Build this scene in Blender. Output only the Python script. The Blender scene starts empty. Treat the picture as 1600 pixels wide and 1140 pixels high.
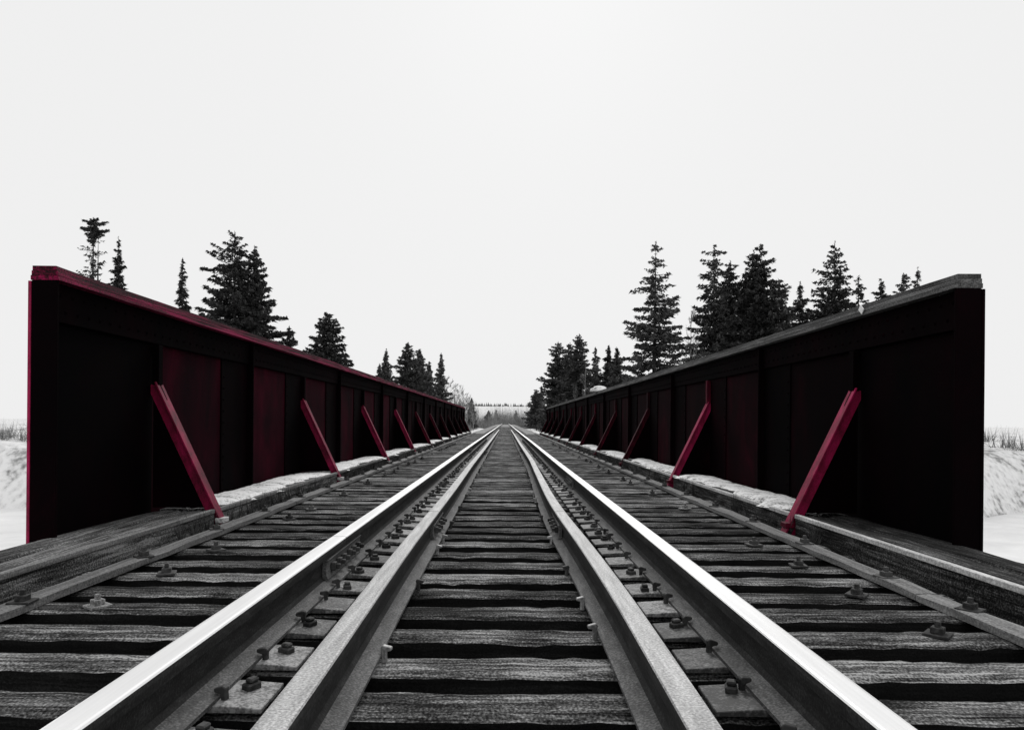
import bpy, bmesh, math, random
import numpy as np
from mathutils import Matrix, Euler, Vector
random.seed(7)
R = math.radians
SC = bpy.context.scene
COL = SC.collection

# ---------------------------------------------------------------- camera, sky, sun, exposure
F_PX, VPX, VPY, W_PX = 1085.0, 790.0, 658.0, 1600.0
CAM_Z = 0.73                                  # above the tie tops (z = 0)
cd = bpy.data.cameras.new('camera'); cam = bpy.data.objects.new('camera', cd); COL.objects.link(cam)
cd.sensor_width = 36; cd.lens = 36 * F_PX / W_PX
cd.shift_x = (800 - VPX) / W_PX; cd.shift_y = (VPY - 570) / W_PX
cd.clip_start = 0.05; cd.clip_end = 9000
cam.matrix_world = Matrix.Translation((0, 0, CAM_Z)) @ Euler((R(90), 0, 0)).to_matrix().to_4x4() @ Matrix.Rotation(R(0.5), 4, 'Z')
SC.camera = cam

SUN_EL, SUN_AZ = R(36), R(4)                  # ahead of the camera, a little to the right
w = bpy.data.worlds.new('World'); SC.world = w; w.use_nodes = True
nt = w.node_tree; nt.nodes.clear()
sky = nt.nodes.new('ShaderNodeTexSky'); sky.sky_type = 'NISHITA'; sky.sun_disc = False
sky.sun_elevation = SUN_EL; sky.sun_rotation = SUN_AZ; sky.dust_density = 5; sky.air_density = 1
bw = nt.nodes.new('ShaderNodeRGBToBW'); nt.links.new(sky.outputs[0], bw.inputs[0])
ml = nt.nodes.new('ShaderNodeMath'); ml.operation = 'MULTIPLY_ADD'   # a closed cloud deck: mostly even, faintly following the sky
ml.inputs[1].default_value = 0.012; ml.inputs[2].default_value = 8.6
nt.links.new(bw.outputs[0], ml.inputs[0])
bg = nt.nodes.new('ShaderNodeBackground'); bg.inputs['Strength'].default_value = 0.10
nt.links.new(ml.outputs[0], bg.inputs['Color'])
wo = nt.nodes.new('ShaderNodeOutputWorld'); nt.links.new(bg.outputs[0], wo.inputs[0])

sl = bpy.data.lights.new('sun', 'SUN'); sl.energy = 1.2; sl.angle = R(20); sl.color = (1, 0.99, 0.98)
so = bpy.data.objects.new('sun', sl); COL.objects.link(so)
so.rotation_euler = Vector((math.sin(SUN_AZ) * math.cos(SUN_EL), math.cos(SUN_AZ) * math.cos(SUN_EL), math.sin(SUN_EL))).to_track_quat('Z', 'Y').to_euler()
SC.view_settings.view_transform = 'Standard'; SC.view_settings.look = 'None'
SC.view_settings.exposure = 0.0; SC.view_settings.gamma = 1.0
SC.view_settings.use_curve_mapping = False

# ---------------------------------------------------------------- helpers
def tag(o, label=None, cat=None, group=None, kind=None):
    if label: o['label'] = label
    if cat: o['category'] = cat
    if group: o['group'] = group
    if kind: o['kind'] = kind
    return o
def empty(name, loc=(0, 0, 0)):
    o = bpy.data.objects.new(name, None); o.empty_display_size = .2; COL.objects.link(o); o.location = loc; return o
def link(name, me, parent=None, loc=(0, 0, 0), rot=None):
    o = bpy.data.objects.new(name, me); COL.objects.link(o); o.location = loc
    if rot: o.rotation_euler = rot
    if parent: o.parent = parent
    return o
def mesh(name, v, f, mats, idx=None, smooth=False):
    me = bpy.data.meshes.new(name); me.from_pydata([tuple(p) for p in v], [], [tuple(q) for q in f])
    for m in (mats if isinstance(mats, (list, tuple)) else [mats]): me.materials.append(m)
    if idx is not None: me.polygons.foreach_set('material_index', idx)
    if smooth: me.polygons.foreach_set('use_smooth', [True] * len(me.polygons))
    me.update(); return me
def npmesh(name, V, n, mat):
    """V: (k*n,3) loose n-gons"""
    k = len(V) // n
    me = bpy.data.meshes.new(name)
    me.vertices.add(len(V)); me.vertices.foreach_set('co', np.asarray(V, np.float32).ravel())
    me.loops.add(k * n); me.loops.foreach_set('vertex_index', np.arange(k * n, dtype=np.int32))
    me.polygons.add(k); me.polygons.foreach_set('loop_start', np.arange(0, k * n, n, dtype=np.int32))
    me.polygons.foreach_set('loop_total', np.full(k, n, np.int32))
    me.materials.append(mat); me.update(calc_edges=True); me.validate(); return me
BF = [(0, 3, 2, 1), (4, 5, 6, 7), (0, 1, 5, 4), (1, 2, 6, 5), (2, 3, 7, 6), (3, 0, 4, 7)]
def box(x0, x1, y0, y1, z0, z1):
    return [(x0, y0, z0), (x1, y0, z0), (x1, y1, z0), (x0, y1, z0), (x0, y0, z1), (x1, y0, z1), (x1, y1, z1), (x0, y1, z1)], BF
def boxes(name, bl, mat, bevel=0):
    v, f = [], []
    for b in bl:
        a, q = box(*b); n = len(v); v += a; f += [tuple(i + n for i in t) for t in q]
    me = mesh(name, v, f, mat)
    if bevel: bev(me, bevel)
    return me
def bev(me, w_, seg=1):
    bm = bmesh.new(); bm.from_mesh(me)
    bmesh.ops.bevel(bm, geom=bm.edges[:], offset=w_, segments=seg, affect='EDGES', profile=.5)
    bm.to_mesh(me); bm.free(); me.update()
def prism(pts, ax, a0, a1):
    """extrude polygon pts along axis ax ('y' -> pts are x,z ; 'x' -> pts are y,z)"""
    n = len(pts); mk = (lambda p, a: (p[0], a, p[1])) if ax == 'y' else (lambda p, a: (a, p[0], p[1]))
    v = [mk(p, a0) for p in pts] + [mk(p, a1) for p in pts]
    f = [tuple(range(n)), tuple(range(2 * n - 1, n - 1, -1))] + [(i, i + n, (i + 1) % n + n, (i + 1) % n) for i in range(n)]
    return v, f
def fix(me):
    bm = bmesh.new(); bm.from_mesh(me); bmesh.ops.recalc_face_normals(bm, faces=bm.faces[:]); bm.to_mesh(me); bm.free(); me.update(); return me
def px(x, y, d):
    """photo pixel + distance ahead -> world point (roll ignored)"""
    return ((x - VPX) / F_PX * d, d, CAM_Z + (VPY - y) / F_PX * d)

# ---------------------------------------------------------------- materials
def mat(name, stops, scale=(8, 8, 8), detail=6, rough=.8, metal=0, spec=.3, bump=0, bdist=.01, rand=0., coord='Object', fine=None, rough_var=0, wob=.5, speck=0, patch=0, pscale=2.5):
    m = bpy.data.materials.new(name); m.use_nodes = True
    t = m.node_tree; N = t.nodes; L = t.links
    b = N['Principled BSDF']; b.inputs['Roughness'].default_value = rough
    b.inputs['Metallic'].default_value = metal; b.inputs['Specular IOR Level'].default_value = spec
    tc = N.new('ShaderNodeTexCoord'); mp = N.new('ShaderNodeMapping'); mp.inputs['Scale'].default_value = scale
    L.new(tc.outputs[coord], mp.inputs['Vector'])
    oi = N.new('ShaderNodeObjectInfo')
    if coord == 'Object':
        ad = N.new('ShaderNodeVectorMath'); ad.operation = 'MULTIPLY_ADD'
        ad.inputs[1].default_value = (1, 1, 1); L.new(mp.outputs[0], ad.inputs[0])
        sc = N.new('ShaderNodeMath'); sc.operation = 'MULTIPLY'; sc.inputs[1].default_value = 37; L.new(oi.outputs['Random'], sc.inputs[0])
        L.new(sc.outputs[0], ad.inputs[2]); vec = ad.outputs[0]
    else: vec = mp.outputs[0]
    nz = N.new('ShaderNodeTexNoise'); nz.inputs['Scale'].default_value = 1; nz.inputs['Detail'].default_value = detail
    nz.inputs['Roughness'].default_value = .62; nz.inputs['Distortion'].default_value = wob
    L.new(vec, nz.inputs['Vector'])
    val = nz.outputs['Fac']
    if fine:
        n2 = N.new('ShaderNodeTexNoise'); n2.inputs['Scale'].default_value = fine; n2.inputs['Detail'].default_value = 3
        L.new(tc.outputs[coord], n2.inputs['Vector'])
        mx = N.new('ShaderNodeMix'); mx.inputs[0].default_value = speck or .35
        L.new(val, mx.inputs[2]); L.new(n2.outputs['Fac'], mx.inputs[3]); val = mx.outputs[0]
    if patch:
        n3 = N.new('ShaderNodeTexNoise'); n3.inputs['Scale'].default_value = pscale; n3.inputs['Detail'].default_value = 4
        L.new(vec if False else tc.outputs[coord], n3.inputs['Vector']); n3.noise_dimensions = '4D'
        sw = N.new('ShaderNodeMath'); sw.operation = 'MULTIPLY'; sw.inputs[1].default_value = 50; L.new(oi.outputs['Random'], sw.inputs[0]); L.new(sw.outputs[0], n3.inputs['W'])
        pm = N.new('ShaderNodeMath'); pm.operation = 'MULTIPLY_ADD'; pm.inputs[1].default_value = patch; pm.inputs[2].default_value = -patch / 2
        L.new(n3.outputs['Fac'], pm.inputs[0]); pa = N.new('ShaderNodeMath'); pa.operation = 'ADD'; L.new(val, pa.inputs[0]); L.new(pm.outputs[0], pa.inputs[1]); val = pa.outputs[0]
    if rand:
        mr = N.new('ShaderNodeMath'); mr.operation = 'MULTIPLY_ADD'; mr.inputs[1].default_value = rand; mr.inputs[2].default_value = -rand / 2
        L.new(oi.outputs['Random'], mr.inputs[0])
        ad2 = N.new('ShaderNodeMath'); ad2.operation = 'ADD'; L.new(val, ad2.inputs[0]); L.new(mr.outputs[0], ad2.inputs[1]); cval = ad2.outputs[0]
    else: cval = val
    cr = N.new('ShaderNodeValToRGB'); e = cr.color_ramp.elements
    while len(e) < len(stops): e.new(.5)
    for i, (p, c) in enumerate(stops):
        e[i].position = p; c = (c, c, c) if not isinstance(c, tuple) else c; e[i].color = (*c, 1)
    L.new(cval, cr.inputs[0]); L.new(cr.outputs[0], b.inputs['Base Color'])
    if bump:
        bp = N.new('ShaderNodeBump'); bp.inputs['Strength'].default_value = bump; bp.inputs['Distance'].default_value = bdist
        L.new(val, bp.inputs['Height']); L.new(bp.outputs[0], b.inputs['Normal'])
    if rough_var:
        ma = N.new('ShaderNodeMath'); ma.operation = 'MULTIPLY_ADD'; ma.inputs[1].default_value = rough_var; ma.inputs[2].default_value = rough - rough_var / 2
        L.new(val, ma.inputs[0]); L.new(ma.outputs[0], b.inputs['Roughness'])
    return m
M = {}
M['tie'] = mat('weathered_tie_wood', [(.40, .004), (.455, .03), (.51, .085), (.56, .18), (.63, .42)], (2.6, 55, 55), 10, .9, 0, .10, .9, .008, .09, fine=140, speck=.40, patch=.26, pscale=3.2)
M['tieshade'] = mat('shade_darkened_creosote_wood', [(.36, .004), (.55, .012), (.72, .035)], (1.6, 26, 26), 8, .9, 0, .08, .8, .01, fine=150)  # creosoted tie sides, blackened further to paint shade into the gaps
M['plank'] = mat('grey_plank_wood', [(.41, .004), (.48, .03), (.55, .09), (.65, .30)], (55, 2.6, 55), 8, .9, 0, .15, .9, .012, .12, fine=120, speck=.42, patch=.25, pscale=2.6)
M['strap'] = mat('pale_strap_timber', [(.33, .05), (.5, .16), (.62, .27), (.75, .4)], (30, 2, 30), 7, .85, 0, .2, .7, .006, .1, fine=110, speck=.5)
M['railtop'] = mat('polished_rail_steel', [(.35, .90), (.6, .97)], (60, 1.2, 60), 4, .32, .25, .5, .05, .001, rough_var=.12)
M['rail'] = mat('rail_side_rust', [(.35, .008), (.5, .020), (.65, .05)], (30, 8, 30), 6, .8, 0, .25, .4, .003, fine=150, speck=.5)
M['railfoot'] = mat('rail_foot_scale', [(.36, .04), (.5, .09), (.64, .20)], (30, 5, 30), 6, .75, 0, .3, .4, .003, fine=150, speck=.55)
M['guardtop'] = mat('guard_rail_head', [(.36, .18), (.5, .34), (.64, .58)], (40, 3, 40), 7, .6, .15, .45, .35, .002, fine=160, speck=.6)
M['plate'] = mat('tie_plate_steel', [(.38, .05), (.52, .15), (.66, .40)], (30, 30, 30), 6, .7, .1, .35, .5, .003, .2, fine=130, speck=.5)
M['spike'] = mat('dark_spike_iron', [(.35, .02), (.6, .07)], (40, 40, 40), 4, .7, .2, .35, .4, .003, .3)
M['spikepale'] = mat('pale_spike_iron', [(.35, .16), (.6, .4)], (60, 60, 60), 4, .55, .3, .4, .3, .002, .2)  # paler iron, mixed at random among the guard rail spikes
K0, K1 = (.0009, .0006, .0009), (.0028, .0007, .0013)
M['web'] = mat('blackened_girder_steel', [(.40, K0), (.56, K1), (.74, (.012, .0007, .003))], (1.1, 1.4, .8), 8, .85, 0, .025, .25, .004, .06, fine=130, speck=.25)
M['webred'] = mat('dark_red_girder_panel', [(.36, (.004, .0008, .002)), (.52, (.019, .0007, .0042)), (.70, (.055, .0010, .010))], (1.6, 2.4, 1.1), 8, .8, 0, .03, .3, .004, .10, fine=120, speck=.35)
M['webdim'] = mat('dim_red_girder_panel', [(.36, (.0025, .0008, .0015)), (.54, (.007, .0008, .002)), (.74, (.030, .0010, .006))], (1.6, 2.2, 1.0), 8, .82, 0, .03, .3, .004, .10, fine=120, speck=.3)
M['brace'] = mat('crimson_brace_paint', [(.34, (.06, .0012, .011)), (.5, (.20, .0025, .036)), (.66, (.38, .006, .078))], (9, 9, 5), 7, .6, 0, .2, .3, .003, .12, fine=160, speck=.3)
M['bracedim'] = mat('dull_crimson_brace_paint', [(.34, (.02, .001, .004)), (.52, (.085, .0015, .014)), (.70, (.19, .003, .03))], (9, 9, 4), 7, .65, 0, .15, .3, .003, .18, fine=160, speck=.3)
M['bracedark'] = mat('dark_crimson_brace_paint', [(.38, (.008, .0008, .002)), (.54, (.030, .001, .006)), (.72, (.11, .002, .02))], (9, 9, 4), 7, .7, 0, .1, .3, .003, .2, fine=160, speck=.3)  # darkest crimson, for the braces farther along each girder
M['flangered'] = mat('crimson_flange_paint', [(.40, (.006, .0008, .002)), (.50, (.055, .0012, .011)), (.61, (.24, .003, .055))], (30, 1.6, 40), 8, .7, 0, .12, .5, .006, .1, fine=110, speck=.35)
M['flangegrey'] = mat('grey_weathered_flange', [(.36, .02), (.5, .085), (.66, .24)], (18, 1.6, 18), 8, .85, 0, .15, .7, .006, .1, fine=130, speck=.5)
M['steel'] = mat('underdeck_steel', [(.4, .008), (.6, .025)], (3, 3, 3), 6, .8, 0, .1, .2, .004)
M['nosing'] = mat('pale_edge_nosing', [(.34, .22), (.5, .5), (.62, .75)], (20, 3, 20), 7, .7, 0, .3, .4, .002, fine=90, speck=.5)
M['snow'] = mat('old_snow', [(.38, .16), (.44, .55), (.50, .80), (.62, .90)], (5, 5, 5), 8, .7, 0, .3, .8, .02, fine=45, speck=.4)
M['white'] = mat('white_paint_chip', [(.3, .75), (.7, .88)], (20, 20, 20), 3, .6, 0, .3)
M['concrete'] = mat('abutment_concrete', [(.35, .14), (.6, .28)], (2, 2, 2), 8, .9, 0, .2, .5, .01)
M['ground'] = mat('pale_thawing_ground', [(.34, .16), (.42, .40), (.48, .70), (.56, .84)], (.35, .35, .35), 10, .95, 0, .1, .8, .15, coord='Generated' if False else 'Object', fine=2.2, speck=.4)
M['ballast'] = mat('pale_ballast_stone', [(.36, .10), (.5, .26), (.64, .46)], (9, 9, 9), 8, .9, 0, .15, 1, .05, fine=22, speck=.55)
M['ice'] = mat('snow_covered_ice', [(.3, .7), (.7, .88)], (.3, .3, .3), 6, .7, 0, .2, .3, .05)
M['bark'] = mat('dark_spruce_bark', [(.35, .02), (.6, .06)], (8, 8, 1.5), 6, .9, 0, .1, .6, .02, .1)
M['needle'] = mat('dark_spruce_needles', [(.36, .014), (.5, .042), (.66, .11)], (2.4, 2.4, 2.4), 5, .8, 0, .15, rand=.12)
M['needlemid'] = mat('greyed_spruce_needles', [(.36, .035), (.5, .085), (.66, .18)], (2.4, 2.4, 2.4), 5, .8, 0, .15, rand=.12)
M['twig'] = mat('pale_bare_twigs', [(.35, .16), (.6, .36)], (1.5, 1.5, 1.5), 4, .9, 0, .1, rand=.2)
M['twigdark'] = mat('grey_bare_twigs', [(.35, .05), (.6, .14)], (1.5, 1.5, 1.5), 4, .9, 0, .1, rand=.2)
M['brush'] = mat('pale_winter_brush', [(.35, .12), (.5, .22), (.65, .40)], (.5, .5, .5), 6, .95, 0, .1)
M['weed'] = mat('dead_weed_stems', [(.35, .02), (.6, .08)], (8, 8, 8), 4, .9, 0, .1)
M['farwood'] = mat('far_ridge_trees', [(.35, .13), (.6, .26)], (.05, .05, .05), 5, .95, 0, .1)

# ---------------------------------------------------------------- terrain, river
XC = -0.035                                   # track centre line
G0, G1 = 3.74, 41.3                           # girder ends
PITCH = .295
TIE0 = 1.96 - PITCH / 2 - PITCH * 9           # so that a gap lies at 1.96 + k*PITCH
BR = [1.96 + PITCH * 10 + PITCH * 12 * k for k in range(11)]   # knee braces stand in tie gaps
def sm(a, b, t):
    t = np.clip((t - a) / (b - a), 0, 1); return t * t * (3 - 2 * t)
def terrain(x, y):
    x = np.asarray(x, float); y = np.asarray(y, float)
    n = .25 * np.sin(x * .31 + 1.3) * np.cos(y * .27) + .12 * np.sin(x * .9 + y * .7)
    bank = -1.0 + n * sm(3, 9, np.abs(x))
    bank = bank * (1 - sm(2.2, 5, np.abs(x))) * 0 + np.where(np.abs(x) < 60, -.42 - .75 * sm(2.3, 5.5, np.abs(x)) + n * sm(4, 9, np.abs(x)), -1.17 + n)
    far_edge = 43 + 10 * sm(12, 45, np.abs(x)) + 1.5 * np.sin(x * .2)
    riv = sm(-5.5, -1.0, -(-(y) + 0) * 0 + (y - 0.5) - 5.5 + 0) if False else sm(.5, 6.5, y) * (1 - sm(far_edge - 7, far_edge - .5, y))
    riv = riv * np.where((np.abs(x) < 3.2) & (y < 3.4), 0, 1)
    z = bank * (1 - riv) + (-7.5) * riv
    z = z - 7.0 * sm(165, 420, y)             # the line drops away beyond the crest
    z = z + 40 * sm(520, 1500, y) * (1 - sm(150, 420, np.abs(x)))
    return z
def axis(parts):
    out = []
    for a, b, s in parts: out += list(np.arange(a, b, s))
    return np.array(out + [parts[-1][1]])
xs = axis([(-2600, -300, 115), (-300, -60, 12), (-60, -10, 2), (-10, 10, .5), (10, 60, 2), (60, 300, 12), (300, 2600, 115)])
ys = axis([(-160, -10, 15), (-10, 2, 1), (2, 10, .7), (10, 34, 2), (34, 60, .8), (60, 200, 4), (200, 600, 14), (600, 1700, 40), (1700, 4000, 230)])
X, Y = np.meshgrid(xs, ys); Z = terrain(X, Y)
nx, ny = len(xs), len(ys)
fc = [(j * nx + i, j * nx + i + 1, (j + 1) * nx + i + 1, (j + 1) * nx + i) for j in range(ny - 1) for i in range(nx - 1)]
tag(link('ground', mesh('ground', np.stack([X.ravel(), Y.ravel(), Z.ravel()], 1), fc, M['ground'], smooth=True)), kind='structure')
wv = []
for s in (-1, 1): pass
tag(link('river_ice', mesh('river_ice', [(-2600, -1, -5.2), (2600, -1, -5.2), (2600, 70, -5.2), (-2600, 70, -5.2)], [(0, 1, 2, 3)], M['ice'])), kind='structure')

# ballast bed beyond the bridge
bv, bf = [], []
byy = list(np.arange(41.9, 60, .45)) + list(np.arange(60, 165, 2)) + list(np.arange(165, 420, 10))
prof = [(-3.6, -.85), (-2.3, -.12), (-1.9, -.045), (-.8, -.055), (0, -.05), (.8, -.055), (1.9, -.045), (2.3, -.12), (3.6, -.85)]
rb = random.Random(3)
for y in byy:
    dz = -7.0 * float(sm(165, 420, y))
    for (x, z) in prof: bv.append((XC + x + rb.uniform(-.08, .08), y, z + dz + rb.uniform(-.02, .02)))
k = len(prof)
for j in range(len(byy) - 1):
    for i in range(k - 1): bf.append((j * k + i, j * k + i + 1, (j + 1) * k + i + 1, (j + 1) * k + i))
tag(link('ballast', mesh('ballast', bv, bf, M['ballast'], smooth=True)), kind='structure')

# abutments
def abutment(label, y0, y1):
    a = empty('abutment', (XC, (y0 + y1) / 2, -7)); h = (y1 - y0) / 2
    link('seat', boxes('seat', [(-3.4, 3.4, -h, h, -1.5, 5.75)], M['concrete'], .04), a)
    link('cap_course', boxes('cap_course', [(-3.5, 3.5, -h - .1, h + .1, 5.753, 6.0)], M['concrete'], .04), a)
    tag(a, label, 'abutment')
abutment('concrete abutment under the near end of the bridge', 2.2, 4.6)
abutment('concrete abutment under the far end of the bridge', 40.4, 42.2)

# ---------------------------------------------------------------- ties
def rail_x(y, side):                           # small line errors in the running rails
    return XC + side * .7525 + .004 * math.sin(y * .35 + side)
GR = [(-3, .375), (1.42, .375), (1.94, .388), (2.95, .380), (3.34, .373), (4.4, .347), (5.4, .343), (7.06, .358), (10.3, .39), (18.4, .38), (30, .385), (60, .38)]
GL = [(-3, -.43), (1.42, -.43), (3, -.447), (6, -.44), (9, -.45), (15, -.44), (60, -.44)]
def guard_x(y, side):
    t = GR if side > 0 else GL
    return float(np.mean(np.interp(np.linspace(y - .5, y + .5, 7), [a for a, _ in t], [b for _, b in t])))
def tie_mesh(seed):
    r = random.Random(seed); nx_, ny_ = 60, 5
    w_ = .166 + r.uniform(-.010, .010); L0 = -1.95 + r.uniform(-.03, .03); L1 = 1.95 + r.uniform(-.03, .03)
    v, f = [], []
    ph = [r.uniform(0, 6) for _ in range(6)]
    for i in range(nx_ + 1):
        x = L0 + (L1 - L0) * i / nx_
        for j in range(ny_ + 1):
            e = 2 * j / ny_ - 1
            y = e * w_ / 2 + (.003 * math.sin(x * 3.1 + ph[0]) + .002 * math.sin(x * 9 + ph[1]) + r.uniform(-.004, .004)) * (1 if abs(e) > .9 else .4)
            z = -.010 * abs(e) ** 5 - .004 + .004 * math.sin(x * 2 + ph[2] + e) + r.uniform(-.003, .003) - (r.uniform(.0, .006) if abs(e) > .9 and r.random() < .3 else 0)
            v.append((x, y, min(z, 0.0)))
    n1 = ny_ + 1
    for i in range(nx_):
        for j in range(ny_): f.append((i * n1 + j, (i + 1) * n1 + j, (i + 1) * n1 + j + 1, i * n1 + j + 1))
    b = len(v)
    for i in range(nx_ + 1):
        x = L0 + (L1 - L0) * i / nx_
        v.append((x, -w_ / 2, -.23)); v.append((x, w_ / 2, -.23))
    for i in range(nx_):
        f.append((i * n1, b + 2 * i, b + 2 * i + 2, (i + 1) * n1))
        f.append((i * n1 + ny_, (i + 1) * n1 + ny_, b + 2 * i + 3, b + 2 * i + 1))
        f.append((b + 2 * i, b + 2 * i + 1, b + 2 * i + 3, b + 2 * i + 2))
    f.append(tuple(range(n1)) [::-1] + (b, b + 1)); f.append(tuple(nx_ * n1 + j for j in range(n1)) + (b + 2 * nx_ + 1, b + 2 * nx_))
    return fix(mesh('crosstie', v, f, [M['tie'], M['tieshade']], [0] * (nx_ * ny_) + [1] * (len(f) - nx_ * ny_)))
TM = [tie_mesh(s) for s in range(14)]
# tie plate: wedge with shoulder, inner end sticks out toward the guard rail
pv, pf = prism([(-.115, 0), (.19, 0), (.19, .012), (.085, .019), (-.08, .019), (-.115, .012)], 'y', -.088, .088)
PLATE = fix(mesh('tie_plate', pv, pf, M['plate'])); bev(PLATE, .002)
PL2 = boxes('guard_plate', [(-.045, .045, -.07, .07, 0, .013)], M['plate'], .003)
def spike_mesh(m):
    v, f = prism([(-.008, -.02), (.010, -.02), (.010, .026), (.014, .042), (.004, .050), (-.030, .042), (-.030, .030), (-.008, .024)], 'y', -.011, .011)
    v = [(a * .8, b * .8, c * .8) for a, b, c in v]
    me = fix(mesh('spike', v, f, m)); bev(me, .0022); return me
SPK, SPKL = spike_mesh(M['spike']), spike_mesh(M['spikepale'])
def lump(name, rx, ry, rz, m, seed=0, seg=8, rings=4):
    r = random.Random(seed); v, f = [], []
    for i in range(rings):
        a = (math.pi / 2) * i / rings
        for j in range(seg):
            b = 2 * math.pi * j / seg; q = 1 + r.uniform(-.14, .14)
            v.append((rx * math.cos(a) * math.cos(b) * q, ry * math.cos(a) * math.sin(b) * q, rz * math.sin(a)))
    v.append((0, 0, rz))
    for i in range(rings - 1):
        for j in range(seg): f.append((i * seg + j, i * seg + (j + 1) % seg, (i + 1) * seg + (j + 1) % seg, (i + 1) * seg + j))
    for j in range(seg): f.append(((rings - 1) * seg + j, (rings - 1) * seg + (j + 1) % seg, rings * seg))
    f.append(tuple(range(seg))[::-1])
    return mesh(name, v, f, m, smooth=True)
def bolt_mesh(m):                               # square washer, square nut, bolt end
    return boxes('hook_bolt', [(-.04, .04, -.04, .04, -.004, .007), (-.02, .02, -.02, .02, .0065, .028), (-.009, .009, -.009, .009, .0275, .048)], m, .002)
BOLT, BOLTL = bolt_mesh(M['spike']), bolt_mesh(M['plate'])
CLIP = boxes('spike_head', [(-.022, .022, -.016, .016, -.004, .020), (-.013, .017, -.012, .012, .0195, .032)], M['spike'], .004)
r = random.Random(11)
TIE_LABEL = 'weathered grey timber crosstie laid across the deck under the rails'
i = 0; y = TIE0; last = 41.6
while y < last:
    t = empty('railway_tie', (XC, y, 0)); tag(t, TIE_LABEL, 'railway tie', 'crossties along the bridge deck')
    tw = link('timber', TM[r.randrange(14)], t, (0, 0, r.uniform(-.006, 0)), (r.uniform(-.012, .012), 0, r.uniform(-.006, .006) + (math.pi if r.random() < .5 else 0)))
    near = y < 26
    for s in (-1, 1):
        rx = rail_x(y, s) - XC
        p = link('tie_plate', PLATE, t, (rx, r.uniform(-.006, .006), .0005), (0, 0, (0 if s < 0 else math.pi) + r.uniform(-.02, .02)))
        if near:
            # spikes: inner one shows as a dark lump on the rail foot; local +x points to the guard rail
            for (lx, ly, fl) in ((.083, .045, 0), (-.083, -.045, 1)) if r.random() < .96 else ((.083, .045, 0),):
                q = link('spike', SPK, p, (lx, ly * r.choice((-1, 1)), .014 + r.uniform(0, .008)), (r.uniform(-.1, .1), r.uniform(-.1, .1), math.pi * fl + r.uniform(-.25, .25)))
            if r.random() < .8: link('spike_head', CLIP, p, (.118 + r.uniform(-.008, .008), r.uniform(-.05, .05), .013), (0, 0, r.uniform(0, 6)))
            gx = guard_x(y, s) - XC
            if i % 3 == (1 if s < 0 else 2) or r.random() < .15:
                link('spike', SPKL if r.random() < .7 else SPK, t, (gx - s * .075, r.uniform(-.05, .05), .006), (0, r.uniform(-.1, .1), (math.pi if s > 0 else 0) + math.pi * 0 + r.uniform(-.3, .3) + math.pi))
            if r.random() < .35: link('spike', SPK, t, (gx + s * .075, r.uniform(-.05, .05), .004), (0, 0, (0 if s > 0 else math.pi) + math.pi))
        if y < 24 and (i + (0 if s < 0 else 1)) % 2 == 0 and r.random() < .6:
            link('hook_bolt', BOLTL if r.random() < .35 else BOLT, t, (s * (1.55 + r.uniform(-.02, .02)), r.uniform(-.03, .03), 0), (0, 0, r.uniform(0, 1.5)))
    y += PITCH; i += 1
y = 42.2
while y < 92:
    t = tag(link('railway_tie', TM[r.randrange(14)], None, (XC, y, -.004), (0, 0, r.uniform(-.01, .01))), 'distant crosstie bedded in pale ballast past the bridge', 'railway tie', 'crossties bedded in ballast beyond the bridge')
    t.scale = (.66, 1, 1)
    y += .52

# ---------------------------------------------------------------- rails
def sweep(name, prof, path, mats, top_z, foot_z=None, inner=0):
    k = len(prof); v, f, idx = [], [], []
    for (x, y, z) in path: v += [(x + a, y, z + b) for a, b in prof]
    for j in range(len(path) - 1):
        for i in range(k):
            i2 = (i + 1) % k
            f.append((j * k + i, j * k + i2, (j + 1) * k + i2, (j + 1) * k + i))
            zz = (prof[i][1] + prof[i2][1]) / 2
            idx.append(1 if zz > top_z else (2 if zz < .03 else 0))
    f.append(tuple(range(k))[::-1]); idx.append(0); n = (len(path) - 1) * k
    f.append(tuple(n + i for i in range(k))); idx.append(0)
    me = mesh(name, v, f, mats, idx); me = fix(me); return me
RP = [(-.07, 0), (.07, 0), (.07, .010), (.020, .026), (.009, .040), (.009, .108), (.033, .118), (.0365, .140), (.0358, .1525), (.033, .1565), (.027, .1575), (-.027, .1575), (-.033, .1565), (-.0358, .1525), (-.0365, .140), (-.033, .118), (-.009, .108), (-.009, .040), (-.020, .026), (-.07, .010)]
GP = [(a * .95, b * .95) for a, b in RP]
JB = [(.010, .032), (.030, .026), (.036, .030), (.030, .045), (.026, .07), (.030, .098), (.036, .110), (.012, .112)]
def drop(y): return -7.0 * float(sm(165, 420, y))
def running_rail(side, joints, label):
    o = empty('running_rail', (0, 0, .0195)); tag(o, label, 'rail')
    ends = [-3] + joints + [230]
    for a, b in zip(ends[:-1], ends[1:]):
        st = .4 if b < 60 else 3.0
        n = max(2, int((b - a) / st))
        path = []
        for j in range(n + 1):
            y = a + .003 + (b - a - .006) * j / n
            path.append((rail_x(y, side), y, drop(y)))
        link('rail_length', sweep('rail_length', RP, path, [M['rail'], M['railtop'], M['railfoot']], .153), o)
    for jy in joints:
        if jy > 45: continue
        for s2 in (-1, 1):
            v, f = prism([(a * s2, b) for a, b in JB], 'y', -.34, .34)
            jb = link('joint_bar', fix(mesh('joint_bar', v, f, M['railfoot'])), o, (rail_x(jy, side), jy, 0))
            for by in (-.25, -.15, -.06, .06, .15, .25):
                link('bolt', NUT, jb, (.028 * s2, by, .07), (0, R(90) * s2, 0))
NUT = boxes('bolt', [(-.018, .018, -.018, .018, 0, .022), (-.01, .01, -.01, .01, .0215, .04)], M['spike'], .003)
running_rail(-1, [3.3, 15.2, 27.1, 39.0], 'polished running rail on the left, outside the left guard rail')
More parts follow.
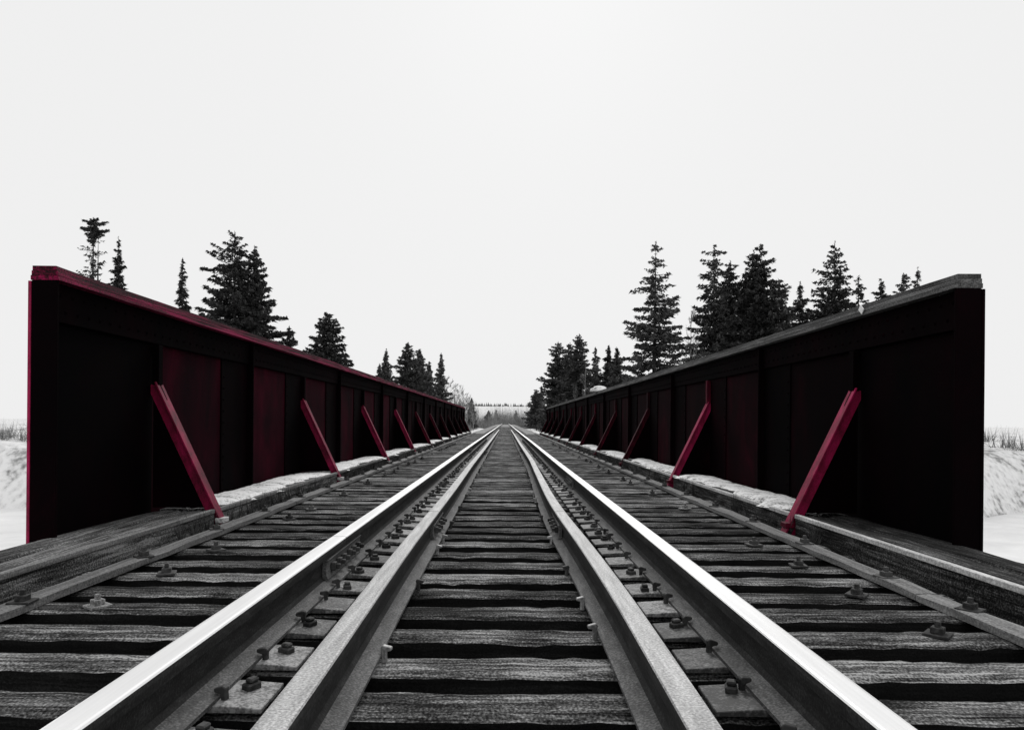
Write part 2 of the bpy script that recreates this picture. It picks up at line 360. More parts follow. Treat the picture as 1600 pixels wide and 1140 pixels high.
running_rail(1, [7.4, 19.3, 31.2, 43.1], 'polished running rail on the right, outside the right guard rail')
def guard_rail(side, joints, label):
    o = empty('guard_rail', (0, 0, .0135)); tag(o, label, 'rail')
    ends = [-3] + joints + [47]
    for a, b in zip(ends[:-1], ends[1:]):
        n = max(2, int((b - a) / .22))
        path = [(guard_x(y, side), y, .0) for y in np.linspace(a + .005, b - .005, n + 1)]
        link('rail_length', sweep('rail_length', GP, path, [M['rail'], M['guardtop'], M['railfoot']], .142), o)
    for jy in joints:
        for s2 in (-1, 1):
            v, f = prism([(a * s2 * .95, b * .95) for a, b in JB], 'y', -.3, .3)
            jb = link('joint_bar', fix(mesh('joint_bar', v, f, M['railfoot'])), o, (guard_x(jy, side), jy, 0))
            for by in (-.2, -.08, .08, .2): link('bolt', NUT, jb, (.026 * s2, by, .066), (0, R(90) * s2, 0))
guard_rail(-1, [4.35, 14.6, 26.0, 37.5], 'dull straight guard rail inside the left running rail')
guard_rail(1, [4.4, 15.5, 27.0, 38.2], 'dull kinked guard rail inside the right running rail')

# ---------------------------------------------------------------- side straps and ledges on the deck
def strap(side, label):
    o = empty('guard_strap', (XC + side * 1.80, 0, 0)); tag(o, label, 'timber strap')
    rr = random.Random(side + 5); y = -1.2
    while y < 41.4:
        ln = rr.uniform(3.3, 4.3); b = min(y + ln, 41.5)
        n = max(3, int((b - y) / .22)); v, f = [], []
        hw = .048
        for j in range(n + 1):
            yy = y + (b - y - .008) * j / n; x0 = .005 * math.sin(yy * 1.7) + rr.uniform(-.003, .003)
            q = [rr.uniform(-.004, .004) for _ in range(4)]
            v += [(x0 - hw + q[0], yy, .0005), (x0 + hw + q[1], yy, .0005), (x0 + hw + q[1], yy, .028 + q[2]), (x0, yy, .031 + q[3] * .5), (x0 - hw + q[0], yy, .028 + q[3])]
        for j in range(n):
            for i in range(5): f.append((j * 5 + i, j * 5 + (i + 1) % 5, (j + 1) * 5 + (i + 1) % 5, (j + 1) * 5 + i))
        f.append((4, 3, 2, 1, 0)); f.append(tuple(n * 5 + i for i in range(5)))
        p = link('timber_length', fix(mesh('timber_length', v, f, M['strap'])), o)
        yb = y + .3
        while yb < b - .1 and yb < 20:
            link('bolt', BOLT, p, (rr.uniform(-.01, .01), yb, .029), (0, 0, rr.uniform(0, 1)))
            yb += PITCH * 3
        y = b
strap(-1, 'narrow pale timber strap bolted over the left tie ends')
strap(1, 'narrow pale timber strap bolted over the right tie ends')
LZ = .09
def ledge(side, label):
    o = empty('side_ledge', (0, 0, 0)); tag(o, label, 'ledge')
    cuts = [-1.5] + BR + [41.4]; rr = random.Random(20 + side)
    for a, b in zip(cuts[:-1], cuts[1:]):
        a2, b2 = a + .052, b - .052
        for (u0, u1, nm) in ((2.035, 2.255, 'plank'), (2.262, 2.47, 'plank')):
            n = max(3, int((b2 - a2) / .3)); v, f = [], []
            for j in range(n + 1):
                yy = a2 + (b2 - a2) * j / n
                e = [rr.uniform(-.004, .004) for _ in range(5)]
                v += [(side * (u0 + e[0]), yy, -.2), (side * (u1 - .003), yy, -.2), (side * (u1 + e[1] * .5), yy, LZ - .012 + e[2]), (side * (u0 + .1), yy, LZ + e[3]), (side * (u0 + .012 + e[0]), yy, LZ - .002 + e[4]), (side * (u0 + e[0]), yy, LZ - .016)]
            for j in range(n):
                for i in range(6): f.append((j * 6 + i, j * 6 + (i + 1) % 6, (j + 1) * 6 + (i + 1) % 6, (j + 1) * 6 + i))
            f.append(tuple(range(6))); f.append(tuple(n * 6 + i for i in range(6)))
            link(nm, fix(mesh(nm, v, f, M['plank'])), o)
        link('edge_strip', boxes('edge_strip', [(*sorted((side * 2.026, side * 2.058)), a2, b2, LZ - .02, LZ + .008)], M['nosing'] if side > 0 else M['strap'], .003), o)
ledge(-1, 'grey plank ledge along the foot of the left girder')
ledge(1, 'grey plank ledge along the foot of the right girder')

# ---------------------------------------------------------------- plate girders
FZ = 1.545                                      # top of the top flange
def girder(side, label):
    g = empty('plate_girder', (0, G0, -1)); oy, oz = G0, -1
    tag(g, label, 'girder'); left = side < 0
    def B(name, x0, x1, y0, y1, z0, z1, m, bevel=0, parent=None, lab=None):
        a, b = sorted((side * x0, side * x1))
        ob = link(name, boxes(name, [(a, b, y0 - oy, y1 - oy, z0 - oz, z1 - oz)], m, bevel), parent or g)
        if lab: ob['label'] = lab
        return ob
    fm = M['flangered'] if left else M['flangegrey']
    # web: red panels and slightly proud dark splice plates
    rr = random.Random(40 + side)
    lines = [BR[0]] + [BR[0] + PITCH * 6 * k for k in range(1, 21)]
    B('web_panel', 2.50, 2.516, G0 + .02, lines[0], -.95, FZ - .08, M['web'])
    for k, a in enumerate(lines):
        b = lines[k + 1] if k + 1 < len(lines) else G1 - .02
        if b - a > 1.3:
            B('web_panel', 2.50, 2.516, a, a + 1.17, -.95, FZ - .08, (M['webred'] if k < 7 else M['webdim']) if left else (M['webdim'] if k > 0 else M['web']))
            B('splice_plate', 2.488, 2.518, a + 1.172, b - .002, -.94, FZ - .10, M['web'], .002)
        else: B('web_panel', 2.50, 2.516, a, b, -.95, FZ - .08, M['web'])
        if k % 2 == 1:   # stiffener angle on the half line
            B('stiffener', 2.425, 2.487, b - .07 if False else a - .012, a + .006, -.6, FZ - .10, M['web'], .002)
    # flange angles (vertical legs), and the top flange in three stacked cover plates
    B('flange_angle', 2.470, 2.4875, G0 + .03, G1 - .03, FZ - .29, FZ - .0765, M['web'], .003)
    n = 3; y = G0
    for q in range(3):
        x_in = 2.415 + .005 * q; z1 = FZ - .0755 + .0255 * (q + 1)
        # plate edge is uneven with scale and rust
        m_, v, f = 150, [], []
        for j in range(m_ + 1):
            yy = G0 - oy + (G1 - G0) * j / m_
            e = rr.uniform(-.004, .004)
            v += [(side * (x_in + e), yy, z1 - .0253 - oz + rr.uniform(0, .002)), (side * (2.565 - .005 * q), yy, z1 - .0253 - oz), (side * (2.565 - .005 * q), yy, z1 - oz), (side * (x_in + e + .003), yy, z1 - oz + rr.uniform(-.003, .0))]
        for j in range(m_):
            for i in range(4): f.append((j * 4 + i, j * 4 + (i + 1) % 4, (j + 1) * 4 + (i + 1) % 4, (j + 1) * 4 + i))
        f.append((0, 1, 2, 3)); f.append(tuple(m_ * 4 + i for i in range(4)))
        link('cover_plate', fix(mesh('cover_plate', v, f, fm)), g)
    B('bottom_flange', 2.36, 2.64, G0, G1, -.99, -.952, M['web'], .004)
    # end posts
    for ya, yb in ((G0, G0 + .018), (G1 - .018, G1)):
        B('end_plate', 2.42, 2.56, ya, yb, -.95, FZ - .078, M['web'], .002)
    B('end_angle', 2.561, 2.578, G0 - .002, G0 + .09, -.95, FZ - .08, M['brace'] if left else M['web'], .002)
    # rivets: rows along the flange angle and beside each splice, too small to pick apart
    V = []; rad = .013
    def rivet(yc, zc, xf):
        c = [(xf, yc + rad * math.cos(t), zc + rad * math.sin(t)) for t in [q * math.pi / 3 for q in range(6)]]
        ap = (xf - .009, yc, zc)
        for i in range(6): V.extend([(side * c[i][0], c[i][1] - oy, c[i][2] - oz), (side * c[(i + 1) % 6][0], c[(i + 1) % 6][1] - oy, c[(i + 1) % 6][2] - oz), (side * ap[0], ap[1] - oy, ap[2] - oz)])
    yy = G0 + .1
    while yy < 24:
        rivet(yy, FZ - .14, 2.4695); rivet(yy + .05, FZ - .23, 2.4695); yy += .11
    for a in lines[:11]:
        z = -.1
        while z < FZ - .35:
            rivet(a + 1.21, z, 2.4875); rivet(a + 1.70, z, 2.4875); z += .1
    rv = link('rivets', npmesh('rivets', np.array(V), 3, M['web']), g); rv['kind'] = 'stuff'
    # knee braces: triangular gusset with a bright sloping edge bar
    for k, by in enumerate(BR):
        kb = link('knee_brace', None, g, (0, by - oy, 0))
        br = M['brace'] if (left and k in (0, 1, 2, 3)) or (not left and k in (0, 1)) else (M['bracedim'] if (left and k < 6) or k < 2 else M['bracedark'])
        top = (2.46, .985); ft = (1.985, -.01)
        pts = [(side * 2.487, top[1] + .05), (side * 2.487, LZ + .012), (side * (ft[0] + .055), LZ + .012), (side * (top[0] - .008), top[1])]
        v, f = prism(pts, 'y', -.007, .007); v = [(a, b, c - oz) for a, b, c in v]
        link('gusset', fix(mesh('gusset', v, f, M['web'])), kb)
        dx, dz = top[0] - ft[0], top[1] - ft[1]; L = math.hypot(dx, dz); ux, uz = dx / L, dz / L; nxx, nzz = uz, -ux
        ext = .22
        def sec(t0, t1, w0, w1, y0, y1):
            p = []
            for t, a in ((t0, w0), (t1, w0), (t1, w1), (t0, w1)): p.append((side * (ft[0] + ux * t + nxx * a), ft[1] + uz * t + nzz * a - oz))
            return prism(p, 'y', y0, y1)
        v, f = sec(-ext, L, -.006, .006, -.046, .046)
        v2, f2 = sec(-ext, L, .006, .072, -.022, -.008); n0 = len(v); v = v + v2; f = f + [tuple(i + n0 for i in t) for t in f2]
        eb = fix(mesh('edge_bar', v, f, br)); bev(eb, .002); link('edge_bar', eb, kb)
        # the stiffener the brace runs into
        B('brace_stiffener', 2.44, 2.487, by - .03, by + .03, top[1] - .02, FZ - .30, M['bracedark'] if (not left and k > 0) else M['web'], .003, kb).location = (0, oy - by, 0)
        # pale foot block where the brace bears
        link('foot_block', boxes('foot_block', [(*sorted((side * 1.968, side * 2.03)), -.05, .05, .0 - oz, .035 - oz)], M['nosing'] if left else M['bracedim'], .004), kb)
    return g
girder(-1, 'long dark red plate girder forming the left wall of the bridge')
girder(1, 'long black plate girder with grey top forming the right wall')
# chips and lumps on the right girder
o = link('white_chip', boxes('white_chip', [(-.004, .004, -.03, .03, -.022, .022)], M['white'], .003), None, (2.411, 4.72, FZ - .035), (R(40), 0, 0))
tag(o, 'small white chip on the edge of the right girder top', 'chip')
p = px(934, 611, 18.3)
o = link('snow_clump', lump('snow_clump', .24, .28, .16, M['snow'], 9, 14, 6), None, (2.5, 18.6, FZ + .001)); tag(o, 'rounded white lump sitting on top of the right girder', 'snow clump')

# under-deck steel
for s in (-1, 1):
    o = link('stringer', boxes('stringer', [(-.16, .16, -1, G1, -.262, -.236), (-.012, .012, -1, G1, -.78, -.2625), (-.16, .16, -1, G1, -.806, -.7805)], M['steel']), None, (XC + s * .76, 0, 0))
    tag(o, 'dark steel stringer under the %s running rail' % ('left' if s < 0 else 'right'), 'stringer')
for k, by in enumerate(BR):
    o = link('floor_beam', boxes('floor_beam', [(-2.48, 2.48, -.15, .15, -.835, -.8105), (-2.47, 2.47, -.01, .01, -.94, -.8355)], M['steel']), None, (0, by, 0))
    tag(o, 'dark steel floor beam below the deck at a knee brace pair', 'floor beam', 'floor beams below the deck')
for s in (-1, 1):
    o = link('ledge_bearer', boxes('ledge_bearer', [(-.2, .2, -1.4, 41.3, -.26, -.202)], M['steel']), None, (s * 2.25, 0, 0))
    tag(o, 'dark steel bearer below the %s ledge planks' % ('left' if s < 0 else 'right'), 'bearer')

# snow lying on the ledges, from the first brace on
def snow(side, seed):
    rr = random.Random(seed); V, Fc = [], []
    for k in range(len(BR) - 1):
        a, b = BR[k] + .1, BR[k + 1] - .1
        if side < 0 and k == 0: a += 0.0
        n = 46
        ph = [rr.uniform(0, 6) for _ in range(4)]
        base = len(V); mcol = 8
        for j in range(n + 1):
            t = j / n; yy = a + (b - a) * t
            en = min(1, t / .10, (1 - t) / .06); en = max(en, 0) ** .5
            inn = 2.085 + .05 * math.sin(yy * 2.3 + ph[0]) + .03 * math.sin(yy * 7 + ph[1]) + .02 * math.sin(yy * 19 + ph[3]) + rr.uniform(-.03, .03)
            out = 2.455
            cx = (inn + out) / 2; hw = (out - inn) / 2 * max(en, .05)
            for i in range(mcol + 1):
                u = i / mcol * 2 - 1
                h = (.024 + .010 * math.sin(yy * 3 + ph[2])) * (1 - u * u) ** .6 * en
                V.append((side * (cx + u * hw), yy, LZ + .002 + h + (rr.uniform(-.004, .006) if 0 < i < mcol else -.006)))
        for j in range(n):
            for i in range(mcol):
                q = (base + j * (mcol + 1) + i, base + j * (mcol + 1) + i + 1, base + (j + 1) * (mcol + 1) + i + 1, base + (j + 1) * (mcol + 1) + i)
                Fc.append(q if side > 0 else q[::-1])
    o = link('snow', mesh('snow', V, Fc, M['snow'], smooth=True))
    tag(o, 'old white snow lying on the %s ledge between the braces' % ('left' if side < 0 else 'right'), 'snow', kind='stuff')
snow(-1, 5); snow(1, 6)
# dead weeds rooted along the inner ledge edges
rr = np.random.default_rng(5); V = []
for side in (-1, 1):
    for _ in range(150 if side < 0 else 110):
        y0 = rr.uniform(4.2, 24); x0 = side * (2.0 + rr.normal(0, .018)); z0 = -.05
        for _ in range(rr.integers(5, 14)):
            h = rr.uniform(.08, .20); dx, dy = rr.normal(0, .045, 2); wd = rr.uniform(.003, .007)
            a = rr.uniform(0, 3.14); ca, sa = math.cos(a) * wd, math.sin(a) * wd
            V += [(x0 - ca, y0 - sa, z0), (x0 + ca, y0 + sa, z0), (x0 + dx, y0 + dy, z0 + h)]
tag(link('weeds', npmesh('weeds', np.array(V), 3, M['weed'])), 'dead weeds growing between the tie ends and the ledges', 'weeds', kind='stuff')

# ---------------------------------------------------------------- conifers
def cone_tube(pts, seg):
    v, f = [], []
    for (x, y, z, rd) in pts:
        for j in range(seg):
            a = 2 * math.pi * j / seg; v.append((x + rd * math.cos(a), y + rd * math.sin(a), z))
    for i in range(len(pts) - 1):
        for j in range(seg): f.append((i * seg + j, i * seg + (j + 1) % seg, (i + 1) * seg + (j + 1) % seg, (i + 1) * seg + j))
    return v, f
def sprays(g, B, Dv, L, leaf, dens, droop):
    """needle sprays along one limb from B in horizontal unit direction Dv, length L -> (n*3,3) triangles"""
    n = max(8, int((L / leaf) ** 1.25 * dens * 1.9) + 4)
    s = g.uniform(.08, 1, n) ** .85
    side = np.array([-Dv[1], Dv[0], 0])
    sag = -droop * L * s ** 1.4 + .16 * L * np.clip(s - .55, 0, 1) ** 1.2
    spread = (.34 * L * (1.02 - s) + .12 * leaf) * g.uniform(-1, 1, n)
    C = B + np.outer(s * L, Dv) + np.outer(spread, side); C[:, 2] += sag - np.abs(spread) * .35 - np.abs(g.normal(0, leaf * .55, n)) * (1 - .5 * s) + leaf * .2
    A = np.outer(np.full(n, .8), Dv) + np.outer(np.sign(spread) * g.uniform(.2, 1, n), side) + g.normal(0, .3, (n, 3)); A[:, 2] -= g.uniform(-.3, .9, n)
    A /= np.linalg.norm(A, axis=1)[:, None]
    W = np.cross(A, g.normal(0, 1, (n, 3))); W /= np.linalg.norm(W, axis=1)[:, None] + 1e-6
    ln = leaf * g.uniform(.6, 1.3, n)[:, None]; wd = leaf * g.uniform(.18, .40, n)[:, None]
    T = np.stack([C - A * ln * .5 + W * wd * .6, C - A * ln * .3 - W * wd, C + A * ln * .6 + W * wd * .15], 1)
    return T.reshape(-1, 3)
def conifer(name, label, x, ytop, d, slope, seed, cat='tree', group=None, leaf=.36, dens=5.0, gap=.0, irr=.25, power=.85, tuft=0, m='needle', fork=0, droop=.22, sparse_top=0, limbs=None, low=.12):
    g = np.random.default_rng(seed)
    X0 = (x - VPX) / F_PX * d; ztop = CAM_Z + (VPY - ytop) / F_PX * d
    zb = float(terrain(X0, d)) - .15; H = ztop - zb
    t = empty(name, (X0, d, zb)); tag(t, label, cat, group)
    lean = g.normal(0, .006, 2); r0 = .012 * H + .06
    tr = [(lean[0] * H * q + .05 * (1 - q) * math.sin(q * 5 + seed), lean[1] * H * q, H * q * .99, max(r0 * (1 - q) ** .9, .012)) for q in np.linspace(0, 1, 14)]
    v, f = cone_tube(tr, 7)
    V = []; S = []
    Rm = slope * H * 1.12
    z = low * H
    lobes = g.uniform(0, 6.28, 3)
    def axis_at(zz): q = zz / H; return np.array([lean[0] * zz + .05 * (1 - q) * math.sin(q * 5 + seed), lean[1] * zz, zz])
    step = max(.17, H * .017)
    while z < H * .985:
        q = z / H
        env = Rm * (1 - q) ** power + .10
        if tuft and q < 1 - tuft: env = .95
        if tuft and q >= 1 - tuft: env = .72 * (.6 + .6 * math.sin((q - 1 + tuft) / tuft * 2.6))
        nb = int(g.integers(4, 7)) if q < .93 else 4
        a0 = g.uniform(0, 6.28)
        for b in range(nb):
            if g.random() < gap * (1.6 if q > .6 and sparse_top else 1): continue
            a = a0 + b * 6.28 / nb + g.normal(0, .25)
            lob = 1 + irr * .6 * math.sin(2 * a + lobes[0] + q * 7) + irr * .5 * math.sin(3 * a + lobes[1] - q * 11)
            L = env * lob * g.uniform(1 - irr * 1.5, 1 + irr * .6)
            L = max(L, .12)
            dv = np.array([math.cos(a), math.sin(a), 0]); Bp = axis_at(z) + np.array([0, 0, g.normal(0, step * .55)])
            dn = dens * ((.3 if q < 1 - tuft else 2.6) if tuft else 1) * (.55 if sparse_top and .72 < q < .93 else 1)
            V.append(sprays(g, Bp, dv, L, leaf * (.75 if q > .85 else 1), dn * (.9 + .6 * (1 - q)), droop * g.uniform(.2, 1.5) * (1 - .9 * q) - (.18 if g.random() < .2 else 0)))
            e = Bp + dv * L * .85; e[2] -= droop * (1 - .9 * q) * L * .7; wv_ = .012 + .012 * L
            S += [Bp + (0, 0, wv_), Bp - (0, 0, wv_), e]
            sd = np.array([-dv[1], dv[0], 0]) * wv_; S += [Bp + sd, Bp - sd, e]
        z += step * g.uniform(.75, 1.25) * (.3 if tuft and q >= 1 - tuft else 1)
    # leader
    V.append(sprays(g, axis_at(H * .95), np.array([0, 0, 1.]), H * .05, leaf * .6, dens * 1.2, 0) if False else np.zeros((0, 3)))
    tip = axis_at(H * .93); n = 26
    zz = g.uniform(0, H * .072, n); C = np.repeat(tip[None], n, 0) + np.stack([g.normal(0, .04, n), g.normal(0, .04, n), zz], 1)
    A = g.normal(0, .5, (n, 3)); A[:, 2] += 1; A /= np.linalg.norm(A, axis=1)[:, None]; W = np.cross(A, g.normal(0, 1, (n, 3))); W /= np.linalg.norm(W, axis=1)[:, None]
    V.append(np.stack([C - A * .08 + W * .03, C - A * .05 - W * .04, C + A * .16], 1).reshape(-1, 3))
    if limbs:   # big stray limbs: (height fraction, azimuth degrees, length m)
        for (q, az, L) in limbs:
            a = R(az); dv = np.array([math.cos(a), math.sin(a), 0]); Bp = axis_at(q * H)
            V.append(sprays(g, Bp, dv, L, leaf, dens * 1.6, -.05)); e = Bp + dv * L * .95; e[2] += .05 * L
            S += [Bp + (0, 0, .07), Bp - (0, 0, .07), e]
    if fork:    # a second stem beside the first
        off = fork
        tr2 = [(off * min(1, q * 3), 0, H * .45 + (H * .47) * q, max(r0 * .6 * (1 - q), .02)) for q in np.linspace(0, 1, 8)]
        v2, f2 = cone_tube(tr2, 6); n0 = len(v); v += v2; f += [tuple(i + n0 for i in t_) for t_ in f2]
    v.append((0, 0, -.4))
    link('trunk', mesh('trunk', v[:-1], f, M['bark'], smooth=True), t)
    me = npmesh('crown', np.concatenate([u for u in V if len(u)]), 3, M[m]); link('crown', me, t)
    link('branches', npmesh('branches', np.array(S), 3, M['bark']), t)['kind'] = 'stuff'
    return t
LG, RG = 'conifers behind the left girder', 'conifers behind the right girder'
conifer('spruce_tree', 'dead-looking spruce with a dark tuft at its top, farthest left', 142, 346, 72, .085, 1, group=LG, tuft=.10, fork=.6, irr=.5, gap=.1, dens=3.2, power=.45, low=.4)
conifer('spruce_tree', 'slim pointed spruce just right of the tufted tree', 183, 376, 70, .135, 2, group=LG, irr=.3, power=.95, dens=4.5)
conifer('spruce_tree', 'lone slim spire-shaped spruce between two tree groups on the left', 282, 409, 70, .125, 3, group=LG, irr=.3, power=.95, dens=4.2)
conifer('spruce_tree', 'tallest broad spruce of the left pair with a stray limb', 366, 366, 58, .29, 4, group=LG, irr=.42, power=.72, gap=.1, dens=4.6, limbs=[(.62, 178, 3.3), (.66, 185, 2.6), (.82, 172, 1.9), (.58, 182, 2.6)])
conifer('spruce_tree', 'broad dense spruce forming the right half of the left pair', 398, 388, 60, .25, 5, group=LG, irr=.3, power=.75, dens=5.5)
conifer('spruce_tree', 'tiny spruce tip poking over the left girder', 449, 513, 60, .22, 6, group=LG, irr=.4, dens=3.5, gap=.1)
conifer('spruce_tree', 'small side spruce left of the rounded left spruce', 494, 528, 73, .15, 7, group=LG, irr=.4, dens=3.5, gap=.15)
conifer('spruce_tree', 'stout rounded spruce standing alone over the left girder', 512, 491, 70, .25, 8, group=LG, irr=.25, power=.55, dens=5.5)
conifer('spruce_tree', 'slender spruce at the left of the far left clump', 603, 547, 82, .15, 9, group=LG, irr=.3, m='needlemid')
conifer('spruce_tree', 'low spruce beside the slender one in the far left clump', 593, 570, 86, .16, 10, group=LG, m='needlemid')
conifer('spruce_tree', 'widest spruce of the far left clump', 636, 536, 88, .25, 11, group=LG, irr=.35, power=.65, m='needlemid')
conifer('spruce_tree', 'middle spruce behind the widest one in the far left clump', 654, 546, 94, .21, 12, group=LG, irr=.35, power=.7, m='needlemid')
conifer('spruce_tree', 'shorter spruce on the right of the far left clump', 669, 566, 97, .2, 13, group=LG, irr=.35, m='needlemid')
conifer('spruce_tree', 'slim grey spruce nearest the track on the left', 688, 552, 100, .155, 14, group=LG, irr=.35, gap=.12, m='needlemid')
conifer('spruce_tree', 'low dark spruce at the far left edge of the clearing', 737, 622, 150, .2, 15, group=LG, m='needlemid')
conifer('spruce_tree', 'open-branched tall spruce at the inner end of the right row', 1022, 374, 58, .26, 21, group=RG, irr=.32, power=.85, gap=.24, dens=4.4, sparse_top=1)
conifer('spruce_tree', 'tall spruce with tufted narrow top right of the pale birch', 1115, 380, 60, .20, 22, group=RG, irr=.42, power=.6, gap=.14, dens=4.6, sparse_top=1)
conifer('spruce_tree', 'spruce leaning against the tufted-top spruce on its right', 1138, 404, 62, .18, 23, group=RG, irr=.35, power=.6)
conifer('spruce_tree', 'lower spruce filling the gap left of the twin-tipped spruce', 1161, 419, 62, .20, 24, group=RG, irr=.35, power=.6)
conifer('spruce_tree', 'spruce with the left of two tips in the right row', 1175, 388, 63, .17, 25, group=RG, irr=.3, power=.7)
conifer('spruce_tree', 'dense spruce with the right of two tips in the right row', 1187, 380, 62, .21, 26, group=RG, irr=.3, power=.62)
conifer('spruce_tree', 'shoulder-high spruce on the right flank of the twin-tipped pair', 1213, 430, 61, .23, 27, group=RG, irr=.3, power=.6)
conifer('spruce_tree', 'ragged mid-height spruce standing between two tall right groups', 1250, 436, 64, .25, 28, group=RG, irr=.45, gap=.12)
conifer('spruce_tree', 'tall broad spruce with thin spire, second from right group', 1303, 373, 64, .235, 29, group=RG, irr=.3, power=.75, sparse_top=1)
conifer('spruce_tree', 'thin see-through spruce on the right side of the broad spire', 1338, 426, 65, .20, 30, group=RG, irr=.5, gap=.35, dens=3)
conifer('spruce_tree', 'left of the three short spruces at the far right', 1376, 431, 66, .25, 31, group=RG, irr=.4, gap=.1)
conifer('spruce_tree', 'middle of the three short spruces at the far right', 1409, 421, 67, .26, 32, group=RG, irr=.5, gap=.16)
conifer('spruce_tree', 'sparse rightmost spruce above the right girder', 1431, 412, 68, .17, 33, group=RG, irr=.5, gap=.3, dens=3)
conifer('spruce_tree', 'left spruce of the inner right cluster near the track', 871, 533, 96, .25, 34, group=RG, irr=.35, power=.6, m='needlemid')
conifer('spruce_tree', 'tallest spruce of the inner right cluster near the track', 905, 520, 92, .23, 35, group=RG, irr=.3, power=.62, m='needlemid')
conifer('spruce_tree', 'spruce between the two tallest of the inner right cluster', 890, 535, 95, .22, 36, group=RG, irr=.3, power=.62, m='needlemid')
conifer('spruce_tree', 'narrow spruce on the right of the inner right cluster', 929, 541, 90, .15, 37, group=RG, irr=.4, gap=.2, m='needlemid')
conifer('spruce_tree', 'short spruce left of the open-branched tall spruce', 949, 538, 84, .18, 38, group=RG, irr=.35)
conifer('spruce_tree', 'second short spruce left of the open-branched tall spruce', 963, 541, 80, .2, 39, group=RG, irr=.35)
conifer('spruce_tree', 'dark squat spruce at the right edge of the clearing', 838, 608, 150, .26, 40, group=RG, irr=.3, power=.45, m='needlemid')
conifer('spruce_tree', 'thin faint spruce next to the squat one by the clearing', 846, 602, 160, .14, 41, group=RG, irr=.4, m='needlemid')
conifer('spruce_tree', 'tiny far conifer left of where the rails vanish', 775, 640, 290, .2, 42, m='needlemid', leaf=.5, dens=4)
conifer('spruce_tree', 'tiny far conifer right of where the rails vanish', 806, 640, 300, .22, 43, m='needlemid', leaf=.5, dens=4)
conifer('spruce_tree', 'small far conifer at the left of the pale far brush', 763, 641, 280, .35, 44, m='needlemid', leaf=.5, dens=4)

# ---------------------------------------------------------------- bare broadleaf trees and brush
def bare(label, x, ytop, d, spread, seed, m='twig', group=None, n1=16, n2=14):
    g = np.random.default_rng(seed)
    X0 = (x - VPX) / F_PX * d; ztop = CAM_Z + (VPY - ytop) / F_PX * d
    zb = float(terrain(X0, d)) - .15; H = ztop - zb
    t = empty('bare_tree', (X0, d, zb)); tag(t, label, 'tree', group)
    tr = [(.12 * math.sin(q * 4 + seed), .1 * math.cos(q * 3), H * q * .97, max(.011 * H * (1 - q), .012)) for q in np.linspace(0, 1, 9)]
    v, f = cone_tube(tr, 6); link('trunk', mesh('trunk', v, f, M[m], smooth=True), t)
    T = []
    def stick(a, b, w_):
        D = b - a; s = np.cross(D, g.normal(0, 1, 3)); s /= np.linalg.norm(s) + 1e-6; s2 = np.cross(D, s); s2 /= np.linalg.norm(s2) + 1e-6
        T.extend([a + s * w_, a - s * w_, b, a + s2 * w_, a - s2 * w_, b])
    for _ in range(n1):
        q = g.uniform(.18, .92); a = np.array([.12 * math.sin(q * 4 + seed), 0, H * q]); az = g.uniform(0, 6.28)
        L = spread * H * (1.1 - q) * g.uniform(.6, 1.2); b = a + np.array([math.cos(az) * L, math.sin(az) * L, L * g.uniform(.7, 1.5)])
        stick(a, b, .028)
        for _ in range(n2):
            s = g.uniform(.2, 1); c = a + (b - a) * s; l2 = L * g.uniform(.25, .6); e = c + g.normal(0, .45, 3) * l2 + np.array([0, 0, l2 * .6]); stick(c, e, .016)
            for _ in range(4):
                u = g.uniform(.3, 1); c2 = c + (e - c) * u; stick(c2, c2 + g.normal(0, .3, 3) * l2 + np.array([0, 0, l2 * .3]), .011)
    link('twigs', npmesh('twigs', np.array(T), 3, M[m]), t)
bare('pale bare birch between the open spruce and the tufted-top spruce', 1076, 476, 59, .22, 61)
BG = 'bare trees by the left edge of the track'
for k, (x, yt, d) in enumerate([(698, 588, 112), (705, 592, 116), (711, 596, 118), (717, 600, 122), (723, 606, 126), (729, 612, 130), (734, 618, 136), (739, 628, 142), (741, 636, 150)]):
    bare('%s thin bare tree from the left in the thicket beside the track' % ['first', 'second', 'third', 'fourth', 'fifth', 'sixth', 'seventh', 'eighth', 'ninth'][k], x, yt, d, .26, 70 + k, group=BG, n1=20, m='twig' if k % 3 else 'twigdark')
for k, (x, yt, d) in enumerate([(915, 562, 88), (922, 570, 92), (856, 600, 140), (830, 628, 160)]):
    bare(['pale bare stem in front of the inner right cluster', 'thinner bare stem right of the inner right cluster', 'faint bare tree behind the squat spruce at right', 'low bare tree at the right edge of the clearing'][k], x, yt, d, .2, 90 + k, n1=14)
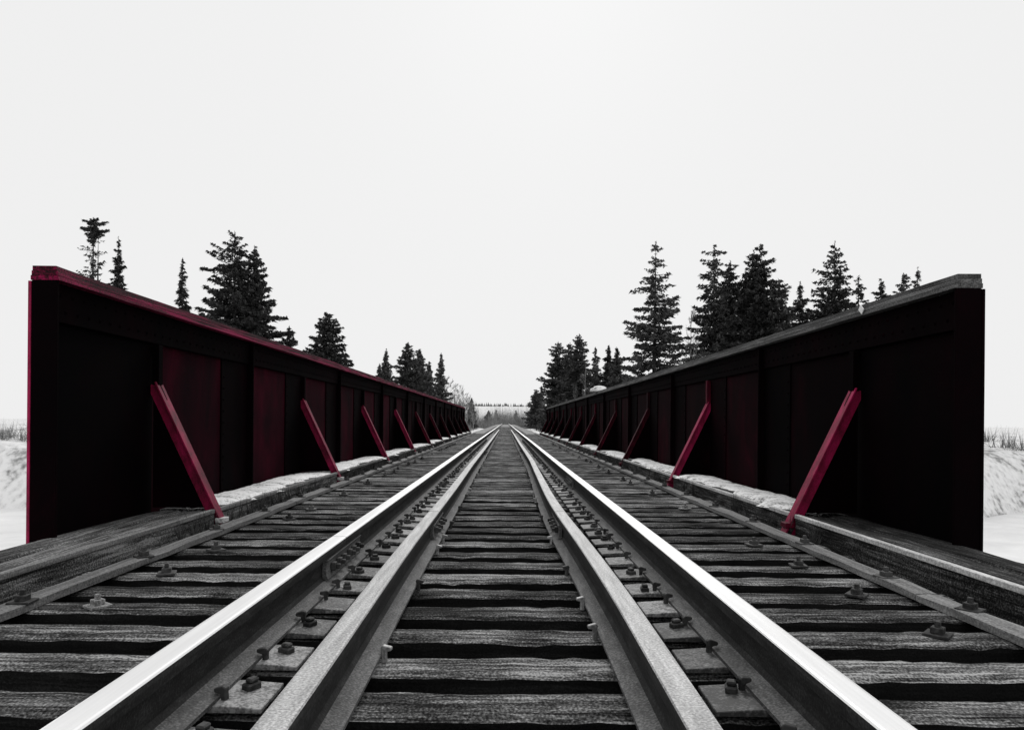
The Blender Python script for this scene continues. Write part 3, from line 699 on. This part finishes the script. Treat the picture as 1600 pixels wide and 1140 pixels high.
# brush: dense pale twigs filling the cut beyond the bridge
g = np.random.default_rng(99); V = []
def brush_at(x0, y0, h, wd, n):
    z0 = float(terrain(x0, y0)) - .1
    bx = g.normal(0, wd * .35, (n, 2)); hh = h * g.uniform(.35, 1, n); tp = bx * 1.5 + g.normal(0, wd * .35, (n, 2))
    w_ = g.uniform(.012, .03, n) * (1 + y0 / 160); a = g.uniform(0, 3.14, n)
    A = np.stack([x0 + bx[:, 0] - np.cos(a) * w_, y0 + bx[:, 1] - np.sin(a) * w_, np.full(n, z0)], 1)
    B_ = np.stack([x0 + bx[:, 0] + np.cos(a) * w_, y0 + bx[:, 1] + np.sin(a) * w_, np.full(n, z0)], 1)
    C = np.stack([x0 + tp[:, 0], y0 + tp[:, 1], z0 + hh], 1)
    V.append(np.stack([A, B_, C], 1).reshape(-1, 3))
for _ in range(420):
    y0 = g.uniform(50, 180); s = g.choice((-1, 1)); brush_at(s * (5.2 + abs(g.normal(0, 4)) + y0 * .012), y0, g.uniform(.6, 2.2), .8, 60)
for _ in range(700):
    y0 = g.uniform(225, 430); brush_at(g.uniform(-45, 45), y0, g.uniform(5, 12.5), 2.5, 90)
for _ in range(200):
    x0 = g.choice((-1, 1)) * g.uniform(14, 75); y0 = 56 + abs(g.normal(0, 18)); brush_at(x0, y0, g.uniform(.8, 2.6), 1.2, 60)
tag(link('brush', npmesh('brush', np.concatenate(V), 3, M['brush'])), 'pale leafless brush filling the ground beyond the bridge', 'brush', kind='stuff')
# wooded crest of the far ridge
V = []
n = 1500
x0 = g.uniform(-400, 400, n); y0 = g.uniform(1420, 1560, n); z0 = terrain(x0, y0); h = g.uniform(1, 3, n) ** 2; wd = g.uniform(.8, 2, n)
for q in range(4):
    a = q * math.pi / 4
    V.append(np.stack([np.stack([x0 - np.cos(a) * wd, y0 - np.sin(a) * wd, z0 - 1], 1), np.stack([x0 + np.cos(a) * wd, y0 + np.sin(a) * wd, z0 - 1], 1), np.stack([x0, y0, z0 + h], 1)], 1).reshape(-1, 3))
tag(link('ridge_wood', npmesh('ridge_wood', np.concatenate(V), 3, M['farwood'])), 'dark line of far-off woods along the ridge at the horizon', 'woods', kind='stuff')
